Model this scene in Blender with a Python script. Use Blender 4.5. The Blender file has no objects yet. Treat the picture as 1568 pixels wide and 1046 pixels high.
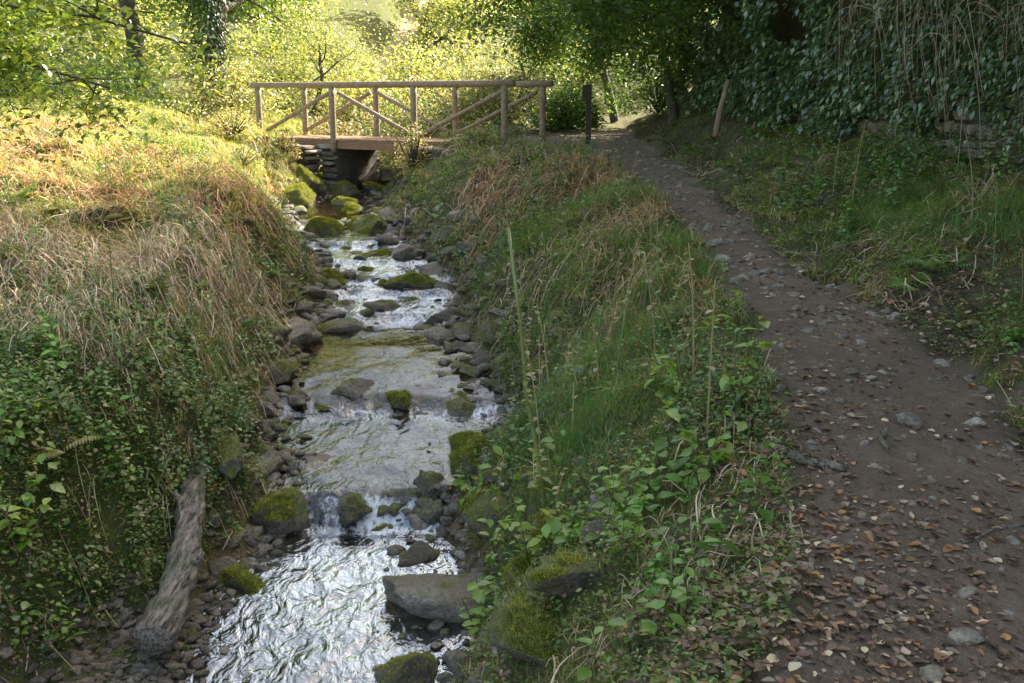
import bpy, math, random, bmesh
import numpy as np
from mathutils import Vector, noise
rng=np.random.default_rng(7); random.seed(5)
scene=bpy.context.scene
# ---------------------------------------------------------------- noise
def vn(x,y,s=0):
    xi=np.floor(x); yi=np.floor(y); fx=x-xi; fy=y-yi
    fx=fx*fx*(3-2*fx); fy=fy*fy*(3-2*fy)
    def h(a,b):
        v=np.sin(a*127.1+b*311.7+s*74.7)*43758.5453
        return v-np.floor(v)
    return (h(xi,yi)*(1-fx)+h(xi+1,yi)*fx)*(1-fy)+(h(xi,yi+1)*(1-fx)+h(xi+1,yi+1)*fx)*fy
def fbm(x,y,o=4,s=0):
    r=0;a=.5;t=0
    for i in range(o):
        r=r+a*vn(x*2**i,y*2**i,s+i*3.1); t+=a; a*=.5
    return r/t
def S(t):
    t=np.clip(t,0,1); return t*t*(3-2*t)
I=np.interp
# ---------------------------------------------------------------- plan of the valley
ys=[0,4.9,5.6,6.5,7.06,7.86,8.66,9.36,10.4,11.9,13.1,14.4,16.6,18.8,21.2,26,40]
LSv=[-1.95,-1.84,-1.93,-1.83,-1.75,-1.88,-2.1,-2.2,-2.44,-2.5,-2.48,-2.8,-3.64,-4.2,-3.8,-4,-6]
RSv=[-.5,-.3,-.2,-.33,-.44,.0,.15,-.1,-.35,-.59,-.73,-1.28,-2.0,-2.4,-2.75,-3,-5]
zy=[0,4,7.0,7.2,8.9,9.25,9.9,12,12.3,13.0,13.15,13.5,13.65,14.2,14.4,15.3,15.5,17,17.2,21,26,40]
zz=[-1.5,-1.46,-1.44,-1.25,-1.21,-1.10,-1.06,-1.02,-.93,-.88,-.80,-.77,-.69,-.66,-.60,-.56,-.48,-.42,-.35,-.26,-.1,.6]
smy=[0,6,7.5,9.3,12,14,17,21,26,40]; smz=[-1.54,-1.48,-1.28,-1.14,-1.0,-.7,-.44,-.28,-.12,.6]
py_=[0,2.65,3.46,4.38,5.28,6.6,8.7,10.3,12.6,16,18,19,21,22,40]
LPv=[.3,.8,1.05,1.27,1.43,1.63,1.76,1.8,1.65,1.46,1.1,-.1,-.1,1.5,1.6]
RPv=[2.1,2.3,2.4,2.5,2.72,2.76,2.55,2.61,2.6,2.65,2.6,2.5,2.5,2.6,2.6]
zpy=[0,3,19,30,60]; zpz=[0,0,.85,1.3,1.8]
xwy=[0,9,19,24,40]; xwx=[5.9,5.2,4.3,4.1,4.1]
def zs(y): return I(y,zy,zz)
def H(x,y):
    x=np.asarray(x,float); y=np.asarray(y,float)
    wob=(fbm(x*.9+3,y*.9,3,2)-.5)*.3+(fbm(y*1.7,x*.2,2,12)-.5)*.22
    Ls=I(y,ys,LSv)+wob; Rs=I(y,ys,RSv)+wob*.8
    zm=I(y,smy,smz); zp=I(y,zpy,zpz); Lp=I(y,py_,LPv); Rp=I(y,py_,RPv)
    dl=Ls-x; dr=x-Rs
    m=np.minimum(x-Ls,Rs-x)
    bed=zm-.03-.17*S(m/.25)
    off=I(y,[4.6,5.6,7],[.8,.3,.0]); w=I(y,[5.4,7,12],[.75,.9,1.4])
    left=zm-.03+.1*S(dl/.2)+.95*S((dl-off)/w)+.12*np.clip(dl-off,0,6)+.03*np.clip(dl-6,0,60)
    wR=np.minimum(1.9,Lp-Rs)
    right=zm-.03+(zp-zm+.03)*(1-(1-np.clip(dr/wR,0,1))**1.7)
    z=np.where(dl>0,left,np.where(dr>0,right,bed))
    z=z+np.where(x>Rp,.60*S((x-Rp)/2.2),0)
    Xw=I(y,xwy,xwx)
    z=z+2.6*S((x-Xw-.15)/.5)*S((27-y)/5)
    inp=S((x-Lp+.1)/.25)*S((Rp+.1-x)/.25)
    z=z-.04*inp
    off_=np.clip(1-inp,0,1)*np.clip(np.maximum(dl,dr)/.5,0,1)*(1-.75*S((x-Rp-.8)/.9))
    z=z+(fbm(x*1.2,y*1.2,4,9)-.5)*.50*off_
    z=z+(fbm(x*4,y*4,4,5)-.5)*(.03+.19*off_)
    z=z+9*S((y-24)/62)+.02*np.clip(y-86,0,300)+4*S((-x-14)/40)
    return z
def masks(x,y):
    wob=(fbm(x*.9+3,y*.9,3,2)-.5)*.3+(fbm(y*1.7,x*.2,2,12)-.5)*.22
    Ls=I(y,ys,LSv)+wob; Rs=I(y,ys,RSv)+wob*.8
    Lp=I(y,py_,LPv); Rp=I(y,py_,RPv)
    e=(fbm(x*3,y*3,3,4)-.5)*.6
    path=S((x-Lp+e+.1)/.25)*S((Rp-x+e+.1)/.25)*S((24-y)/2)
    wet=S(1.2-np.maximum(Ls-x,x-Rs)/.2)
    return path,wet,Ls,Rs,Lp,Rp
# ---------------------------------------------------------------- mesh builder
def make_obj(name,V,F,mat,C=None,smooth=True,attr='Col'):
    V=np.asarray(V,np.float32); F=np.asarray(F,np.int32)
    me=bpy.data.meshes.new(name); k=F.shape[1]
    me.vertices.add(len(V)); me.vertices.foreach_set('co',V.ravel())
    me.loops.add(F.size); me.loops.foreach_set('vertex_index',F.ravel())
    me.polygons.add(len(F)); me.polygons.foreach_set('loop_start',np.arange(0,F.size,k,dtype=np.int32))
    me.polygons.foreach_set('use_smooth',np.full(len(F),smooth))
    me.update(calc_edges=True)
    if C is not None:
        a=me.color_attributes.new(attr,'FLOAT_COLOR','POINT')
        c=np.ones((len(V),4),np.float32); c[:,:3]=C; a.data.foreach_set('color',c.ravel())
    me.materials.append(mat)
    o=bpy.data.objects.new(name,me); scene.collection.objects.link(o); return o
class MB:
    def __init__(s): s.V=[];s.F=[];s.C=[];s.n=0
    def add(s,v,f,c=(1,1,1)):
        v=np.asarray(v,float).reshape(-1,3); f=np.asarray(f,int)
        s.V.append(v); s.F.append(f+s.n); s.C.append(np.broadcast_to(np.asarray(c,float),v.shape)); s.n+=len(v)
    def inst(s,proto,pos,R,sc,col):
        if len(pos)==0: return
        pv,pf=proto[0],proto[1]; N=len(pos); sc=np.asarray(sc,float)
        if sc.ndim==1: sc=sc[:,None]
        loc=pv[None]*sc[:,None,:]
        v=np.einsum('nij,nkj->nki',R,loc)+pos[:,None,:]
        n=len(pv)
        f=pf[None]+(np.arange(N)*n)[:,None,None]
        c=np.repeat(col[:,None,:],n,1)
        if len(proto)>2: c=c*proto[2][None,:,:]
        s.add(v.reshape(-1,3),f.reshape(-1,3),c.reshape(-1,3))
    def obj(s,name,mat,smooth=True):
        return make_obj(name,np.concatenate(s.V),np.concatenate(s.F),mat,np.concatenate(s.C),smooth)
def R3(yaw,pit,rol):
    yaw,pit,rol=np.broadcast_arrays(np.asarray(yaw,float),pit,rol)
    z=np.zeros_like(yaw);o=np.ones_like(yaw)
    def st(a): return np.stack([np.stack(r,-1) for r in a],-2)
    c,s_=np.cos(yaw),np.sin(yaw); Rz=st([[c,-s_,z],[s_,c,z],[z,z,o]])
    c,s_=np.cos(pit),np.sin(pit); Rx=st([[o,z,z],[z,c,-s_],[z,s_,c]])
    c,s_=np.cos(rol),np.sin(rol); Ry=st([[c,z,s_],[z,o,z],[-s_,z,c]])
    return Rz@Rx@Ry
def U(a,b,n): return rng.uniform(a,b,n)
def pal(cols,n,var=.25):
    cols=np.array(cols); k=rng.integers(0,len(cols),n); c=cols[k]
    return np.clip(c*(1+rng.uniform(-var,var,(n,1)))*(1+rng.uniform(-.08,.08,(n,3))),0,1)
def tube(pts,rad,sides=6,caps=True,rough=0.,seed=0,ridge=0.):
    pts=np.asarray(pts,float); n=len(pts); rad=np.broadcast_to(rad,(n,))
    T=np.gradient(pts,axis=0); T/=np.linalg.norm(T,axis=1)[:,None]+1e-9
    ref=np.array([0,0,1.]) if abs(T[0][2])<.9 else np.array([1.,0,0])
    A=np.cross(T,ref); A/=np.linalg.norm(A,axis=1)[:,None]+1e-9; B=np.cross(T,A)
    an=np.linspace(0,2*np.pi,sides,endpoint=False)
    r=rad[:,None]*np.ones(sides)[None]
    if rough:
        q=np.cumsum(np.linalg.norm(np.gradient(pts,axis=0),axis=1))
        r=r*(1+rough*(fbm(np.cos(an)[None]*1.6+seed+q[:,None]*1.2,np.sin(an)[None]*1.6+q[:,None]*.4,4,seed)-.5)*2)
        if ridge: r=r*(1+ridge*(fbm(np.cos(an)[None]*5+q[:,None]*.5,np.sin(an)[None]*5+q[:,None]*.3,3,seed+4)-.5)*2)
    v=pts[:,None]+r[...,None]*(np.cos(an)[None,:,None]*A[:,None]+np.sin(an)[None,:,None]*B[:,None])
    v=v.reshape(-1,3); i=np.arange(n-1)[:,None]*sides; j=np.arange(sides)[None]; k=(j+1)%sides
    a=i+j;b=i+k;c=i+sides+k;d=i+sides+j
    f=np.concatenate([np.stack([a,b,c],-1).reshape(-1,3),np.stack([a,c,d],-1).reshape(-1,3)])
    if caps:
        v=np.concatenate([v,pts[:1],pts[-1:]]); m=n*sides
        jj=np.arange(sides); kk=(jj+1)%sides
        f=np.concatenate([f,np.stack([kk,jj,np.full(sides,m)],-1),np.stack([(n-1)*sides+jj,(n-1)*sides+kk,np.full(sides,m+1)],-1)])
    return v,f
# prototypes
def blade(l,w,cv):
    t=np.array([0,.35,.7,1.]); y=cv*l*t**2; z=l*t*(1-.45*cv*t)
    ww=w*np.array([.8,1,.65,0])
    v=[];
    for i in range(3): v+= [(-ww[i]/2,y[i],z[i]),(ww[i]/2,y[i],z[i])]
    v.append((0,y[3],z[3]))
    f=[(0,1,3),(0,3,2),(2,3,5),(2,5,4),(4,5,6)]
    return np.array(v),np.array(f)
def tuft(n,l,w,spread,cv=(.2,.9)):
    V=[];F=[];k=0;C=[]
    for i in range(n):
        v,f=blade(l*random.uniform(.45,1.1),w*random.uniform(.7,1.2),random.uniform(*cv))
        R=R3(random.uniform(0,6.283),-random.uniform(0,.5),0)
        v=v@R.T+np.array([random.gauss(0,spread),random.gauss(0,spread),0])
        V.append(v);F.append(f+k);k+=len(v); C.append(np.full((len(v),3),random.uniform(.7,1.25)))
    return np.concatenate(V),np.concatenate(F),np.concatenate(C)
leaf2=(np.array([(0,0,0),(.3,.42,.07),(-.3,.42,.07),(0,1,-.05)]),np.array([(0,1,3),(0,3,2)]))
lx=[(0,0,0),(.24,.22,.05),(.33,.45,.06),(.22,.75,.0),(0,1,-.14),(-.22,.75,0),(-.33,.45,.06),(-.24,.22,.05),(0,.25,-.02),(0,.5,-.02),(0,.78,-.06)]
leaf6=(np.array(lx),np.array([(0,1,8),(1,2,9),(1,9,8),(2,3,10),(2,10,9),(3,4,10),(0,8,7),(7,8,9),(7,9,6),(6,9,10),(6,10,5),(5,10,4)]))
def dead(cu):
    v=np.array(lx)*[1,1,1]; v[:,2]+=cu*(v[:,0]**2*3+ (v[:,1]-.5)**2*1.3); v[:,1]-=.5; return (v,leaf6[1])
deads=[dead(c) for c in (.1,.45,-.5,.8)]
def weed(h,ls,nn,seed,droop=.3):
    random.seed(seed); mb=MB(); 
    bx,by=random.uniform(-.2,.2)*h,random.uniform(-.2,.2)*h
    pts=np.array([(bx*t*t,by*t*t,h*t) for t in np.linspace(0,1,5)])
    v,f=tube(pts,np.linspace(.0035,.0015,5),3,False); mb.add(v,f,(.7,.6,.6))
    a=random.uniform(0,6)
    for i in range(nn):
        t=.2+.8*i/(nn-1); p=np.array([bx*t*t,by*t*t,h*t]); a+=1.57
        for s in (0,math.pi):
            sc=ls*random.uniform(.7,1.15)*(1.15-.5*t)
            R=R3(a+s+random.uniform(-.3,.3),random.uniform(-droop,.5),random.uniform(-.3,.3))
            lv=(leaf6[0]*sc+[0,sc*.25,0])@R.T+p
            mb.add(lv,leaf6[1],np.full(3,random.uniform(.75,1.2)))
    return np.concatenate(mb.V),np.concatenate(mb.F),np.concatenate(mb.C)
def fern(l,nf,seed):
    random.seed(seed); mb=MB()
    for k in range(nf):
        a=random.uniform(0,6.28); L=l*random.uniform(.7,1.1); el=random.uniform(.5,1.1)
        for i in range(14):
            t=(i+1)/15; r=L*t; z=L*(math.sin(el)*t-.55*t*t); p=np.array([math.cos(a)*r*.8,math.sin(a)*r*.8,z]); w_=L*.26*math.sin(math.pi*min(1,t*.85+.12))
            for s in (-1,1):
                R=R3(a-math.pi/2+s*1.25,-.25,0); mb.add((leaf2[0]*[w_*.35,w_,w_])@R.T+p,leaf2[1],np.full(3,random.uniform(.8,1.15)))
    return np.concatenate(mb.V),np.concatenate(mb.F),np.concatenate(mb.C)
def icos(sub,seed,cuts=7,flat=1.):
    bm=bmesh.new(); bmesh.ops.create_icosphere(bm,subdivisions=sub,radius=1)
    V=np.array([v.co[:] for v in bm.verts]); F=np.array([[q.index for q in f.verts] for f in bm.faces]); bm.free()
    r=random.Random(seed)
    out=[]
    for v in V:
        p=Vector(v); d=1+.32*noise.noise(p*1.1+Vector((seed*3.1,0,0)))
        out.append(v*d)
    V=np.array(out)
    for i in range(cuts):
        n=np.array([r.gauss(0,1),r.gauss(0,1),r.gauss(0,.8)]); n/=np.linalg.norm(n); lim=r.uniform(.45,.75)
        d=V@n; V=V-np.clip(d-lim,0,None)[:,None]*n*.93
    if sub>=3:
        for i,v in enumerate(V):
            p=Vector(v); V[i]=v*(1+.14*noise.noise(p*3.0+Vector((0,seed,0)))+.07*noise.noise(p*8)+.035*noise.noise(p*20))
    V[:,2]*=flat
    return V,F
# ---------------------------------------------------------------- materials
def newmat(name):
    m=bpy.data.materials.new(name); m.use_nodes=True; nt=m.node_tree; nt.nodes.clear()
    out=nt.nodes.new('ShaderNodeOutputMaterial'); return m,nt,out
def nd(nt,typ,ins={},**kw):
    n=nt.nodes.new(typ)
    for k,v in kw.items(): setattr(n,k,v)
    for k,v in ins.items():
        if isinstance(v,bpy.types.NodeSocket): nt.links.new(v,n.inputs[k])
        else: n.inputs[k].default_value=v
    return n
def pos(nt,sc=(1,1,1)):
    g=nd(nt,'ShaderNodeNewGeometry'); m=nd(nt,'ShaderNodeMapping',{'Vector':g.outputs['Position'],'Scale':sc}); return m.outputs[0]
def ns(nt,vec,scale,detail=5,rough=.6): return nd(nt,'ShaderNodeTexNoise',{'Vector':vec,'Scale':scale,'Detail':detail,'Roughness':rough}).outputs['Fac']
def ramp(nt,fac,stops):
    r=nd(nt,'ShaderNodeValToRGB',{'Fac':fac}); e=r.color_ramp.elements
    while len(e)<len(stops): e.new(.5)
    for i,(p,c) in enumerate(stops): e[i].position=p; e[i].color=(*c,1) if len(c)==3 else c
    return r.outputs['Color']
def mix(nt,f,a,b,bt='MIX'):
    n=nt.nodes.new('ShaderNodeMix'); n.data_type='RGBA'; n.blend_type=bt
    for s,v in ((0,f),(6,a),(7,b)):
        if isinstance(v,bpy.types.NodeSocket): nt.links.new(v,n.inputs[s])
        else: n.inputs[s].default_value=v if s==0 else (*v,1)
    return n.outputs[2]
def mth(nt,op,a,b=0.,clamp=False):
    n=nt.nodes.new('ShaderNodeMath'); n.operation=op; n.use_clamp=clamp
    for s,v in ((0,a),(1,b)):
        if isinstance(v,bpy.types.NodeSocket): nt.links.new(v,n.inputs[s])
        else: n.inputs[s].default_value=v
    return n.outputs[0]
def bump(nt,h,st=.5,d=.02): return nd(nt,'ShaderNodeBump',{'Height':h,'Strength':st,'Distance':d}).outputs[0]
def attr(nt,name='Col'):
    return nd(nt,'ShaderNodeAttribute',attribute_name=name).outputs['Color']
def foliage(name,trans=.35,gloss=.0,tint=(1,1,1)):
    m,nt,out=newmat(name); c=attr(nt)
    c=mix(nt,1.,c,tint,'MULTIPLY')
    b=nd(nt,'ShaderNodeBsdfDiffuse',{'Color':c})
    ct=mix(nt,1.,c,(1.55,1.45,.8),'MULTIPLY')
    t=nd(nt,'ShaderNodeBsdfTranslucent',{'Color':ct})
    x=nd(nt,'ShaderNodeMixShader',{0:trans,1:b.outputs[0],2:t.outputs[0]})
    if gloss:
        g=nd(nt,'ShaderNodeBsdfGlossy',{'Color':(1,1,1,1),'Roughness':.38})
        x=nd(nt,'ShaderNodeMixShader',{0:gloss,1:x.outputs[0],2:g.outputs[0]})
    nt.links.new(x.outputs[0],out.inputs[0]); return m
M_leaf=foliage('leaf_green',.42,.05,(1.42,1.42,1.4))
M_grass=foliage('grass_blade',.35,.02,(1.48,1.45,1.4))
M_ivy=foliage('ivy_leaf',.2,.09,(1.2,1.25,1.15))
M_dry=foliage('dry_vegetation',.12,.02,(1.38,1.28,1.15))
def bark_mat(name,c1,c2,sc=(6,6,1.5),moss=0,lo=.3,hi=.65):
    m,nt,out=newmat(name); p=pos(nt,sc); n1=ns(nt,p,5,8,.7); n2=ns(nt,pos(nt),3,4)
    c=ramp(nt,n1,[(lo,c1),(hi,c2)]); 
    if moss: c=mix(nt,ramp(nt,n2,[(.5,(0,0,0)),(.62,(moss,)*3)]),c,(.06,.09,.02))
    b=nd(nt,'ShaderNodeBsdfPrincipled',{'Base Color':c,'Roughness':.85,'Normal':bump(nt,n1,.8,.02)})
    nt.links.new(b.outputs[0],out.inputs[0]); return m
M_bark=bark_mat('bark',(.035,.028,.02),(.12,.1,.075),moss=.6)
M_log=bark_mat('weathered_log',(.025,.02,.016),(.36,.32,.26),(9,1.2,9),.6,.38,.66)
M_timber=bark_mat('bridge_timber',(.15,.11,.07),(.37,.29,.20),(3,3,3))
M_darktimber=bark_mat('dark_timber',(.03,.025,.02),(.07,.055,.04),(5,5,2))
M_deck=bark_mat('deck_plank',(.16,.09,.055),(.33,.21,.13),(4,4,9))
def ground_mat():
    m,nt,out=newmat('ground_soil'); a=nd(nt,'ShaderNodeAttribute',attribute_name='Col')
    sp=nd(nt,'ShaderNodeSeparateColor',{'Color':a.outputs['Color']}); p=pos(nt)
    n1=ns(nt,p,1.3,4); n2=ns(nt,p,14,6,.7); n3=ns(nt,p,70,4,.7)
    vo=nd(nt,'ShaderNodeTexVoronoi',{'Vector':p,'Scale':34.}); vs=nd(nt,'ShaderNodeSeparateColor',{'Color':vo.outputs['Color']})
    soil=ramp(nt,n2,[(.3,(.045,.034,.024)),(.7,(.14,.105,.07))])
    litter=ramp(nt,vs.outputs[0],[(0,(.06,.045,.032)),(.5,(.17,.12,.08)),(1,(.32,.25,.17))])
    soil=mix(nt,.55,soil,litter)
    green=ramp(nt,n3,[(.3,(.05,.075,.018)),(.7,(.17,.20,.05))])
    gm=mth(nt,'MULTIPLY',sp.outputs[2],ramp(nt,n2,[(.34,(.1,.1,.1)),(.56,(1,1,1))]))
    c=mix(nt,gm,soil,green)
    pc=ramp(nt,n2,[(.25,(.17,.122,.08)),(.75,(.36,.275,.195))])
    pc=mix(nt,ramp(nt,n1,[(.4,(0,0,0)),(.6,(.7,.7,.7))]),pc,ramp(nt,n3,[(.3,(.10,.072,.048)),(.7,(.26,.195,.14))]))
    c=mix(nt,sp.outputs[0],c,pc)
    v2=nd(nt,'ShaderNodeTexVoronoi',{'Vector':p,'Scale':22.})
    vv=nd(nt,'ShaderNodeSeparateColor',{'Color':v2.outputs['Color']})
    bedc=ramp(nt,vv.outputs[0],[(0,(.08,.058,.03)),(.5,(.20,.145,.075)),(1,(.36,.27,.16))])
    c=mix(nt,sp.outputs[1],c,bedc)
    h=mth(nt,'ADD',n3,mth(nt,'MULTIPLY',n2,1.5))
    rg=mth(nt,'SUBTRACT',.95,mth(nt,'MULTIPLY',sp.outputs[1],.5))
    b=nd(nt,'ShaderNodeBsdfPrincipled',{'Base Color':c,'Roughness':rg,'Specular IOR Level':.3,'Normal':bump(nt,h,1.,.035)})
    nt.links.new(b.outputs[0],out.inputs[0]); return m
M_ground=ground_mat()
def rock_mat():
    m,nt,out=newmat('rock'); a=nd(nt,'ShaderNodeAttribute',attribute_name='Col')
    sp=nd(nt,'ShaderNodeSeparateColor',{'Color':a.outputs['Color']}); p=pos(nt)
    n1=ns(nt,p,5,6,.65); n2=ns(nt,p,40,5,.7); n0=ns(nt,p,1.8,3)
    c=ramp(nt,n1,[(.25,(.11,.10,.08)),(.5,(.26,.235,.19)),(.75,(.48,.44,.37))])
    c=mix(nt,.7,c,ramp(nt,n2,[(.35,(.45,.45,.45)),(.65,(1.35,1.3,1.25))]),'MULTIPLY')
    c=mix(nt,mth(nt,'MULTIPLY',ramp(nt,n0,[(.45,(0,0,0)),(.6,(1,1,1))]),.5),c,(.19,.145,.085))
    br=nd(nt,'ShaderNodeCombineColor',{0:sp.outputs[1],1:sp.outputs[1],2:sp.outputs[1]}).outputs[0]
    c=mix(nt,1.,c,br,'MULTIPLY')
    g=nd(nt,'ShaderNodeNewGeometry'); nz=nd(nt,'ShaderNodeSeparateXYZ',{0:g.outputs['Normal']}).outputs[2]
    mm=mth(nt,'ADD',mth(nt,'MULTIPLY',nz,.45),mth(nt,'MULTIPLY',n1,1.3))
    mm=mth(nt,'ADD',mm,mth(nt,'MULTIPLY',sp.outputs[0],.8)); mk=ramp(nt,mth(nt,'MULTIPLY',mm,.5),[(.67,(0,0,0)),(.77,(1,1,1))])
    moss=ramp(nt,n2,[(.3,(.05,.065,.013)),(.7,(.22,.24,.05))])
    moss=mix(nt,ramp(nt,n1,[(.35,(.6,.6,.6)),(.55,(0,0,0))]),moss,(.10,.085,.03))
    c=mix(nt,mk,c,moss)
    rg=mth(nt,'SUBTRACT',.85,mth(nt,'MULTIPLY',sp.outputs[2],.55))
    b=nd(nt,'ShaderNodeBsdfPrincipled',{'Base Color':c,'Roughness':rg,'Normal':bump(nt,mth(nt,'ADD',n2,mth(nt,'MULTIPLY',n1,2.)),.9,.03)})
    nt.links.new(b.outputs[0],out.inputs[0]); return m
M_rock=rock_mat()
def water_mat():
    m,nt,out=newmat('stream_water'); a=nd(nt,'ShaderNodeAttribute',attribute_name='Col')
    sp=nd(nt,'ShaderNodeSeparateColor',{'Color':a.outputs['Color']})
    wv=nd(nt,'ShaderNodeTexNoise',{'Vector':pos(nt,(1,.6,1)),'Scale':7.5,'Detail':3.,'Roughness':.5,'Distortion':.8}).outputs['Fac']
    n2=ns(nt,pos(nt,(1,.6,1)),24,3,.5)
    h=mth(nt,'ADD',wv,mth(nt,'MULTIPLY',n2,.22))
    st=mth(nt,'ADD',.09,mth(nt,'MULTIPLY',sp.outputs[1],.5))
    bn=nd(nt,'ShaderNodeBump',{'Height':h,'Strength':st,'Distance':.06}).outputs[0]
    fr=nd(nt,'ShaderNodeFresnel',{'IOR':1.38,'Normal':bn}).outputs[0]
    fac=mth(nt,'MULTIPLY',fr,mth(nt,'ADD',.70,mth(nt,'MULTIPLY',sp.outputs[2],4.6)),True)
    tr=nd(nt,'ShaderNodeBsdfTransparent',{'Color':(.88,.81,.66,1)})
    rgh=mth(nt,'ADD',.04,mth(nt,'MULTIPLY',sp.outputs[2],.09))
    gl=nd(nt,'ShaderNodeBsdfGlossy',{'Color':(.9,.96,1,1),'Roughness':rgh,'Normal':bn})
    x=nd(nt,'ShaderNodeMixShader',{0:fac,1:tr.outputs[0],2:gl.outputs[0]})
    n3=ns(nt,pos(nt,(1,.3,1)),24,6,.75)
    fo=ramp(nt,mth(nt,'ADD',n3,mth(nt,'SUBTRACT',mth(nt,'MULTIPLY',sp.outputs[0],.45),.25)),[(.5,(0,0,0)),(.68,(1,1,1))])
    fo=mth(nt,'MULTIPLY',fo,sp.outputs[0],True)
    df=nd(nt,'ShaderNodeBsdfDiffuse',{'Color':(.85,.87,.9,1),'Normal':bn})
    y=nd(nt,'ShaderNodeMixShader',{0:fo,1:x.outputs[0],2:df.outputs[0]})
    nt.links.new(y.outputs[0],out.inputs[0]); return m
M_water=water_mat()
# ---------------------------------------------------------------- ground
def geo(a,b,n): return a*(b/a)**np.linspace(0,1,n)
gx=np.concatenate([-geo(300,7.3,30),np.arange(-7.2,6.6,.05),geo(6.7,300,30)])
gy=np.concatenate([[-60,-25,-10,-5,-2,0,1],np.arange(1.5,9,.04),np.arange(9,24,.07),np.arange(24,60,.6),geo(61,400,25)])
X,Y=np.meshgrid(gx,gy); Z=H(X,Y)
pth,wet,Ls,Rs,Lp,Rp=masks(X,Y)
green=np.clip(fbm(X*.7,Y*.7,4,21)*1.8-.4+.6*S((Y-14)/4)*(X<0)+.3*S((8-Y)/2)*(X<Lp),0,1); green=np.maximum(green,S((Y-26)/4))
def gridF(ny,nx):
    i=np.arange(ny-1)[:,None]*nx; j=np.arange(nx-1)[None]; a=i+j
    return np.stack([a,a+1,a+nx+1,a+nx],-1).reshape(-1,4)
make_obj('ground',np.stack([X,Y,Z],-1).reshape(-1,3),gridF(*X.shape),M_ground,np.stack([pth,wet,green],-1).reshape(-1,3))
t=np.linspace(0,1,45)[None]; yy=np.arange(.5,22,.04)[:,None]
l=I(yy,py_,LPv)+.12; r=I(yy,py_,RPv)-.12
X=l+(r-l)*t; Y=yy+0*t; Z=H(X,Y)+.006
p_,w_,*_=masks(X,Y); 
make_obj('footpath',np.stack([X,Y,Z],-1).reshape(-1,3),gridF(*X.shape),M_ground,np.stack([p_,0*p_,.6+0*p_],-1).reshape(-1,3))
yy=np.arange(1,34,.035)[:,None]; t=np.linspace(0,1,60)[None]
l=I(yy,ys,LSv)-.4; r=I(yy,ys,RSv)+.4
X=l+(r-l)*t; Y=yy+0*t
slope=np.clip((zs(Y+.22)-zs(Y-.05))/.12,0,1)
Z=zs(Y+.5*(fbm(X*2.3,Y*.5,3,66)-.5))+ (fbm(X*3,Y*2.2,3,31)-.5)*(.02+.09*slope)
rap=S((Y-11.8)/.6)*S((17.5-Y)/.8)
foam=np.clip(slope*1.0+.25*rap+.4*S((7.1-Y)/.1)*S((Y-6.3)/.7)+.25*S((9.1-Y)/.1)*S((Y-8.5)/.5),0,1)*(.2+1.2*fbm(X*3,Y*1.2,3,77))
foam=np.clip(foam,0,1)
agit=np.clip(.75*S((7.5-Y)/.6)+slope+rap*.6+.3*S((9.3-Y)/.3),0,1)
brt=np.clip(S((7.2-Y)/1.0)+.3*rap+.3*slope+.10*S((9.2-Y)/.3),0,1)
make_obj('stream',np.stack([X,Y,Z],-1).reshape(-1,3),gridF(*X.shape),M_water,np.stack([foam,agit,brt],-1).reshape(-1,3))
# ---------------------------------------------------------------- rocks
def small_moss(mb,V,F,cnt,thr,nfreq=3,size=.02):
    a,b,c=V[F[:,0]],V[F[:,1]],V[F[:,2]]; n=np.cross(b-a,c-a); ar=np.linalg.norm(n,axis=1)+1e-12; n/=ar[:,None]
    p=ar*np.clip(n[:,2],0,1); 
    if p.sum()<=0: return
    k=rng.choice(len(F),cnt,p=p/p.sum()); u=rng.random((cnt,2)); fl=u.sum(1)>1; u[fl]=1-u[fl]
    P=a[k]+(b-a)[k]*u[:,:1]+(c-a)[k]*u[:,1:]
    keep=fbm(P[:,0]*nfreq+P[:,2],P[:,1]*nfreq,3,2)>thr; P=P[keep]; m=len(P)
    mb.inst(mossp,P,R3(U(0,6.28,m),U(-.5,.3,m),0*U(0,1,m)),U(.6,1.4,m)*size,pal([(.14,.18,.025),(.23,.25,.05),(.09,.12,.02),(.19,.17,.05)],m))
mossp=tuft(5,1,.16,.35,(.1,.8))
mossMB=MB()
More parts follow.
